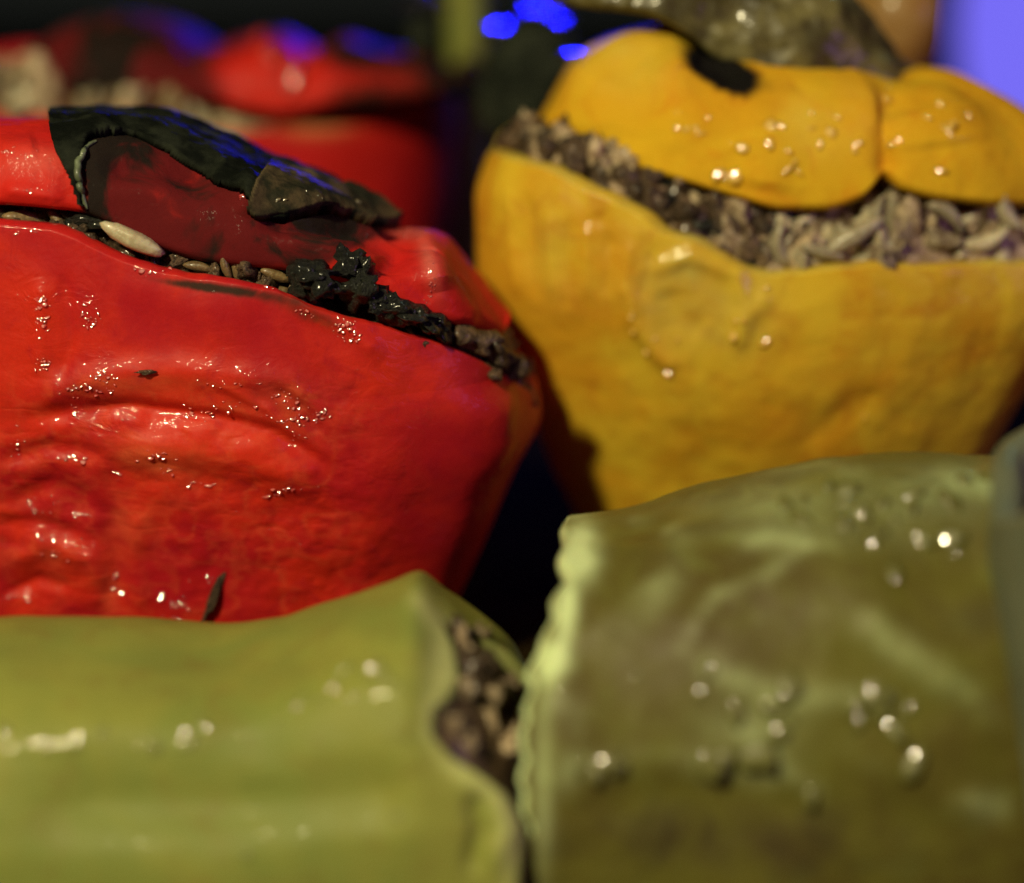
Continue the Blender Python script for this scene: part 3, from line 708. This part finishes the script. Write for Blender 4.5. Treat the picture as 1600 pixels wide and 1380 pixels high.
gl = thing("stuffed_pepper", "long green pepper lying front left with mince in its open end", "stuffed pepper", (-3, 22.5, 0), "stuffed peppers packed in the tray")
tg = curve([(-400, 1008), (0, 990), (170, 992), (330, 1010), (420, 1000), (520, 962), (600, 930), (648, 912), (690, 945), (740, 985), (800, 1040), (835, 1110)])
bgc = curve([(-400, 1640), (0, 1620), (500, 1600), (835, 1590)])
def end_g(t, py):
    front = curve([(880, 645), (915, 650), (960, 676), (1010, 700), (1050, 706), (1085, 690), (1110, 668), (1140, 668), (1175, 692), (1200, 735), (1240, 782), (1300, 806), (1380, 802), (1600, 780)])(py)
    back = curve([(700, 660), (900, 820), (1600, 826)])(py)
    w = sstep(-0.15, 0.15, np.sin(t))
    return front*w + back*(1-w)
def dispg(G):
    px, py = proj(G)
    return 0.10*fbm(G, 0.4, 3, seed=41) + 0.03*fbm(G*np.array([0.5, 1, 2.0]), 0.8, 3, seed=47)
FG = [([(-20,1260),(200,1255),(400,1260),(560,1245),(660,1225)], 56, -0.20), ([(0,1010),(200,1020),(400,1030),(520,1010)], 40, -0.08),
      ([(-20,1150),(300,1140),(520,1090),(640,1060)], 50, 0.12), ([(700,1200),(770,1240),(790,1300),(770,1370)], 18, 0.12), ([(740,1240),(755,1300),(735,1370)], 16, -0.12)]
G5, k5 = lying(-420, tg, bgc, 24.0, 2.9, n=2.3, endx=end_g, disp=dispg, feats=FG, nu=500, nv=500, seed=40, thick=0.42)
px, py = proj(G5); nz = fbm(G5, 1.2, 4, seed=45)
pl = 0.5*blob(px, py, 690, 1040, 30, 60, 0)+0.5*blob(px, py, 770, 1230, 60, 30, 30)+0.35*blob(px, py, 790, 1310, 20, 70)
pl += 0.6*np.exp(-(dist_line(px, py, [(655, 935), (690, 985), (706, 1050), (675, 1108), (672, 1150), (705, 1195), (782, 1240), (806, 1300), (800, 1390)])[0]/16)**2)
pl[:k5] = 0.6
ch = np.zeros(px.shape)
wg = blob(px, py, 230, 1150, 20, 16)+blob(px, py, 310, 1140, 26, 22)+blob(px, py, 70, 1160, 50, 14)+0.7*blob(px, py, 590, 1060, 40, 22, -20)+0.8*blob(px, py, 465, 1100, 30, 24)
grid_obj("pepper_wall", G5, M_GRN, gl, {'wet': wg, 'char': ch, 'pale': np.clip(pl*(0.9+nz), 0, 1)})
fv = IV*np.array([1.5, 2.3, 2.3]); fv = fv*(1+0.30*fbm(fv, 0.9, 4, seed=71))[:, None]
fillg = mesh_obj("filling", fv+unproj(675, 1190, 24.0), IF, M_MINCE, gl); fillg['_o'] = [0., 0., 0.]
tf = bvh(fillg)
for i in range(34):
    x, yy = RS.uniform(705, 835), RS.uniform(985, 1190)
    p, nn = hit(tf, x, yy)
    if p is None: continue
    me = (CR+CRP*2+RCD[:1])[RS.randint(14)]
    put(me.name.split('.')[0], me, fillg, p, RS.uniform(0.12, 0.28), RS.uniform(0, 6.28, 3))

gr = thing("stuffed_pepper", "large olive brown pepper lying front right with a pale cut edge", "stuffed pepper", (5, 23, 0), "stuffed peppers packed in the tray")
tr = curve([(825, 900), (870, 836), (900, 832), (1000, 815), (1100, 784), (1200, 760), (1330, 737), (1480, 730), (1540, 732), (1590, 730), (1800, 760)])
br = curve([(820, 1600), (1800, 1640)])
def end_r(t, py):
    front = curve([(780, 890), (830, 886), (880, 884), (940, 878), (980, 868), (1010, 850), (1040, 842), (1120, 834), (1250, 826), (1400, 828), (1700, 840)])(py)
    return front + 7*np.sin(py/21.0)*np.sin(py/57.0+1) + 5*np.sin(py/9.0+2) + 12*np.maximum(0, -np.sin(t))
FR = [([(900,1010),(980,950),(1040,900),(1060,840)], 22, 0.10), ([(930,870),(1000,930),(1120,900)], 30, -0.08), ([(1000,820),(1150,840),(1300,850)], 18, 0.09), ([(1060,1010),(1120,930),(1200,900),(1260,860)], 18, 0.08),
      ([(1350,960),(1430,1020),(1510,1080)], 28, 0.16), ([(1300,1010),(1400,1080),(1500,1120)], 24, -0.12), ([(1100,1040),(1220,1090),(1380,1090)], 28, 0.10), ([(900,1200),(1050,1190),(1200,1210)], 30, 0.12),
      ([(900,1250),(1100,1260),(1300,1240)], 46, -0.20), ([(1150,1130),(1200,1180),(1280,1240)], 20, 0.10), ([(1330,1170),(1450,1240),(1560,1260)], 30, 0.12), ([(1180,720),(1350,740),(1550,760)], 22, 0.08),
      ([(1380,880),(1480,880),(1600,900)], 40, -0.16), ([(860,1050),(900,1120),(880,1220)], 30, 0.08)]
def dispr(G):
    w = fbm(G*np.array([1, 1, 1.4]), 0.8, 4, seed=57)
    return 0.12*fbm(G, 0.35, 3, seed=51) + 0.05*w
FR = [(p, w*1.3, h*0.45) for p, w, h in FR]
G6, k6 = lying(1720, tr, br, 25.0, 3.3, n=2.6, endx=end_r, disp=dispr, feats=FR, nu=520, nv=520, seed=50, thick=0.35)
px, py = proj(G6); nz = fbm(G6, 1.1, 4, seed=55)
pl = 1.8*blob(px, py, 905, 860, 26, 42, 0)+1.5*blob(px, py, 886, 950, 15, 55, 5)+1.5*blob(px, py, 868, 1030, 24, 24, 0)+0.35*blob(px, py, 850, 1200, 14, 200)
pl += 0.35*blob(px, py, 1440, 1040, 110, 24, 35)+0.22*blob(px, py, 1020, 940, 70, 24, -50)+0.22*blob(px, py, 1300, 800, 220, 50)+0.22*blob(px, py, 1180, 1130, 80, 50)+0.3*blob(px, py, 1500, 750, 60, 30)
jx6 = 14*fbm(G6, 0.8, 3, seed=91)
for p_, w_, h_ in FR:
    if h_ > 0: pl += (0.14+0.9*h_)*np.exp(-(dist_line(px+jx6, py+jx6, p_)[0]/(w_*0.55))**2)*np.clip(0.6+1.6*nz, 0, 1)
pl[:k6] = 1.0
wo = 0
for a in [(1225,1090,30,26),(1350,1092,34,24),(1392,1135,34,20),(1118,1048,24,14),(940,1195,40,20),(1108,1190,20,16),(1400,812,16,16),(1230,790,30,12),(1435,850,30,20),(1540,750,16,22),(1265,1240,26,10),(1370,845,30,16),(1180,1110,40,30),(1490,790,20,14)]:
    wo = wo + blob(px, py, *a)
grid_obj("pepper_wall", G6, M_OLV, gr, {'wet': np.clip(1.3*wo, 0, 1), 'char': 0.55*blob(px, py, 1150, 1310, 420, 90)+0.45*blob(px, py, 1560, 960, 120, 60)+0.3*blob(px, py, 1150, 1010, 160, 50), 'pale': np.clip(pl*(0.9+nz), 0, 1)}, flip=False)  # dark mask: browner towards the bottom, at the right and in the middle
ge = thing("stuffed_pepper", "grey green pepper flank cut off by the right edge beside the olive brown pepper", "pepper", (9.5, 25, 0), "stuffed peppers packed in the tray")
G7, _, _ = upright([(1560, 640), (1556, 800), (1562, 1200), (1600, 1500)], [(1980, 640), (1990, 900), (1900, 1400)], [(1500, 830), (1570, 820), (1650, 810), (2000, 800)], 22.6, 2.2, nu=240, nv=200, seed=60)
grid_obj("pepper_wall", G7, M_GREY, ge, {'char': np.zeros(G7.shape[:2]), 'pale': np.zeros(G7.shape[:2])})

# ================================================================== crumbs lying on the red skin
t_red = bvh(*[c for c in red.children if c.name.startswith('pepper_wall')])
for x, yy, sz, lab, rot in [(332, 938, (0.40, 0.16, 0.14), "dark elongated crumb stuck low on the red skin above the green pepper", (0, -1.15, 0)), (228, 581, (0.12, 0.08, 0.07), "tiny dark speck stuck halfway up the red skin", (0, 0, 0))]:
    p, nn = hit(t_red, x, yy)
    if p is None: continue
    o = put("burnt_crumb", CR[2], None, p+nn*0.05, sz, rot); o['label'] = lab; o['category'] = "crumb"

# ================================================================== tray and blue light behind
def box(name, x0, x1, y0, y1, z0, z1, mat, parent=None):
    v = [(x, y, z) for x in (x0, x1) for y in (y0, y1) for z in (z0, z1)]
    f = [(0,1,3,2), (4,6,7,5), (0,4,5,1), (2,3,7,6), (0,2,6,4), (1,5,7,3)]
    return mesh_obj(name, v, f, mat, parent, smooth=False)
tb = box("table", -300, 300, -60, 400, -3, -0.4, M_TRAY); tb['kind'] = 'structure'
tray = thing("baking_tray", "dark baking tray under the stuffed peppers, nearly black in shadow", "baking tray", (0, 33, -0.4))
box("tray_base", -22, 22, 10, 64, -0.38, -0.02, M_TRAY, tray)
box("tray_side", -22, 22, 64.02, 64.5, -0.36, 3.5, M_TRAY, tray)
m, t, N = nt("blue glow")
tc = N('ShaderNodeTexCoord').outputs['Object']
gx = N('ShaderNodeSeparateXYZ'); lk(t, tc, gx.inputs[0])
gn = noise(t, tc, 14, 3)
gf = rng(t, math_(t, 'ADD', gx.outputs[0], math_(t, 'MULTIPLY', gn, 0.05)), -0.085, -0.048)
e = N('ShaderNodeEmission'); lk(t, mixc(t, gf, (0.045, 0.02, 0.66), (0.17, 0.14, 0.84)), e.inputs[0]); e.inputs[1].default_value = 1.0
lk(t, e.outputs[0], N('ShaderNodeOutputMaterial').inputs[0])
bl = thing("blue_lamp", "glowing blue lamp blurred in the upper right corner behind the yellow lid", "lamp", tuple(unproj(1790, 20, 90.0)))
v, f = ico(4)
mesh_obj("lamp_globe", v*np.array([9, 9, 12])+unproj(1790, 20, 90.0), f, m, bl)

# glint drops: dark glossy lenses added to make the blue highlights
m, t, N = nt("dark gloss drop")
b = N('ShaderNodeBsdfPrincipled'); b.inputs['Base Color'].default_value = (0.03, 0.03, 0.04, 1); b.inputs['Roughness'].default_value = 0.04; b.inputs['Coat Weight'].default_value = 1.0; b.inputs['Coat Roughness'].default_value = 0.03
lk(t, b.outputs[0], N('ShaderNodeOutputMaterial').inputs[0])
DR = piece_mesh("glint_drop", (1.5, 1.5, 0.38), 0.05, 1.0, 3, m, fine=True)
def drop(px, targets, size, ymax=400):
    """rests on the upper edge of the target where it stands in column px"""
    tr = bvh(*targets)
    for y in np.arange(-60, ymax, 3.0):
        p, nn = hit(tr, px, y)
        if p is not None: break
    if p is None: print("no hit", px); return
    put("glint_drop", DR, targets[0].parent, p+np.array([0, 0, size*0.15]), size, (0, 0, 0))
far_o = [c for c in far.children]; ch_o = [c for c in chl.children]; l2 = [c for c in lid2.children if c.name.startswith('lid_skin')]
yw = [c for c in yel.children if c.name.startswith('pepper_wall')]; grw = [c for c in gr.children if c.name.startswith('pepper_wall')]
l3 = [c for c in lid3.children]
drop(664, l3, 0.42)
for x, sz in ((785, 0.38), (842, 0.30), (872, 0.22)): drop(x, ch_o, sz)
drop(902, l2, 0.22); drop(808, l2, 0.14)

# glint facets: added shallow bumps tilted between camera and lamp to make highlights
LAMP = np.array([-22., -13., 41.])
def glint_facets(parent, targets, clusters, mat, a_rng, flat, blend=0.7, jit=0.06, sink=0.10, mult=1):
    tr = bvh(*targets); V = []; F = []; k = 0
    v0 = IV2; f0 = IF2
    for cx, cy, rx, ry, n in clusters:
        for _ in range(n*mult):
            x, y = cx+RS.normal()*rx*0.6, cy+RS.normal()*ry*0.6
            p, nn = hit(tr, x, y)
            if p is None: continue
            tc_ = np.array([0, 0, H])-p; tl_ = LAMP-p
            h = tc_/np.linalg.norm(tc_)+tl_/np.linalg.norm(tl_); h /= np.linalg.norm(h)
            d = nn*(1-blend)+h*blend + RS.normal(size=3)*jit; d /= np.linalg.norm(d)
            a = RS.uniform(*a_rng)*RS.choice([0.6, 1.0, 1.0, 1.3]); b = a*RS.uniform(0.22, 0.9); c = a*flat
            u = np.cross(d, [0, 0, 1.0]); u /= np.linalg.norm(u); w = np.cross(d, u); an = RS.uniform(0, 3.14)
            u, w = u*math.cos(an)+w*math.sin(an), -u*math.sin(an)+w*math.cos(an)
            q = v0*(1+0.5*fbm(v0, 1.1, 2, seed=RS.uniform(0, 50)))[:, None]
            V.append(p+nn*a*sink + q[:, :1]*a*u+q[:, 1:2]*b*w+q[:, 2:]*c*d); F.append(f0+k); k += len(v0)
    if not V: return
    V = np.concatenate(V)
    o = mesh_obj("skin_glints", V, np.concatenate(F), mat, parent, {'wet': np.ones(len(V))}); o['kind'] = 'stuff'
def wall(p): return [c for c in p.children if c.name.startswith(('pepper_wall', 'lid_skin'))]
glint_facets(red, wall(red), [(65,475,10,24,12),(68,500,8,16,8),(140,497,20,16,12),(66,568,10,10,10),(110,606,30,8,12),(165,590,20,8,8),(165,610,14,8,5),(115,640,10,20,6),(295,645,8,8,3),(275,648,60,8,6),
    (350,600,60,8,6),(450,630,30,18,10),(465,655,30,18,14),(500,650,14,14,8),(465,685,14,8,4),(360,640,60,14,7),(260,735,10,6,3),(185,738,8,8,3),(450,765,24,6,8),(420,775,10,4,3),(478,490,14,10,6),(535,510,20,12,16),(550,530,12,12,8),
    (110,715,30,6,5),(230,712,40,8,7),(290,755,50,6,5),(60,790,20,14,5),(130,805,16,4,4),(60,840,8,8,2),(275,950,12,24,7),(282,945,6,10,4),(250,930,10,8,3),(180,905,8,30,4),(30,930,30,8,6),(45,362,20,4,4),(240,425,30,5,4),(420,450,30,6,3),(90,860,40,18,5),(25,700,14,20,4),(320,905,16,6,2)],
    M_REDO, (0.012, 0.050), 0.035, 0.97, 0.03, 0.02, 2)
glint_facets(lid, wall(lid), [(675,440,8,24,6),(670,470,6,10,3),(378,308,5,5,3),(15,235,14,8,4),(40,245,20,8,4),(120,270,8,20,4),(45,298,30,4,3),(640,365,10,8,2)], M_REDO, (0.012, 0.034), 0.05, 0.93, 0.05, 0.02, 3)
st_ = [c for c in lid.children if c.name.startswith('charred_skin')]
glint_facets(lid, st_, [(560,314,5,4,2),(378,306,4,4,1),(500,300,30,10,3),(430,310,20,10,3)], M_CHARO, (0.03, 0.07), 0.08, 0.95, 0.04)
glint_facets(gl, wall(gl), [(228,1150,12,10,3),(308,1138,12,16,4),(70,1165,22,10,3),(150,1160,8,8,1),(370,1150,14,6,1),(465,1098,14,12,3),(440,1130,20,8,2),(590,1060,20,14,4),(610,1268,6,6,1),(380,1320,8,8,1),(10,1150,10,20,2),(180,1165,60,12,4),(520,1085,40,14,4),(540,1050,20,8,2),(290,1155,20,10,3)], M_GRNO, (0.10, 0.20), 0.11, 0.85)
glint_facets(gr, wall(gr), [(1225,1085,16,14,3),(1355,1093,14,10,3),(1395,1135,14,8,2),(1118,1048,10,6,1),(925,1200,14,6,2),(955,1188,12,8,2),(1108,1190,6,6,1),(1400,812,5,5,1),(1228,790,6,5,1),(1255,788,4,4,1),(1365,840,10,8,2),(1438,850,10,8,2),(1540,750,6,10,2),(1485,785,6,6,1),(1265,1240,8,4,1),(1150,1100,14,10,2),(1390,890,10,10,1),(1480,860,20,14,2),(1180,1175,8,5,1),(1000,1050,10,10,1),(1200,1130,30,20,2),(1430,1190,20,14,2),(1370,820,60,30,7),(1300,770,60,14,4),(1180,1100,80,60,8),(1380,1110,40,30,5),(950,1190,16,10,3),(1480,780,40,20,4)], M_OLVO, (0.12, 0.22), 0.10, 0.88)
glint_facets(lid2, wall(lid2), [(1302,190,6,10,3),(1218,195,5,10,2),(1125,277,22,3,5),(1383,155,4,5,2),(1478,205,8,12,3),(1393,225,5,6,1),(1470,268,4,4,1),(1250,255,20,12,3),(1110,205,24,14,2),(1510,182,4,4,1),(1180,230,16,14,2),(1340,240,20,10,2),(1270,210,60,40,6),(1470,200,50,30,5),(1050,180,50,40,4)], M_YELO, (0.06, 0.13), 0.08, 0.92, 0.04)
glint_facets(yel, wall(yel), [(1018,535,6,10,2),(1148,520,6,14,3),(1165,490,6,10,2),(1040,582,12,4,2),(985,500,6,24,3),(1085,445,6,4,1),(1195,447,6,4,2),(1350,650,3,3,1),(1205,530,6,8,1),(1060,535,10,5,1)], M_YELO, (0.05, 0.10), 0.08, 0.92, 0.04)
glint_facets(lid3, wall(lid3), [(395,65,6,6,1),(425,95,12,14,2),(455,130,10,10,2),(470,110,10,10,1)], M_REDO, (0.22, 0.34), 0.10, 0.95)
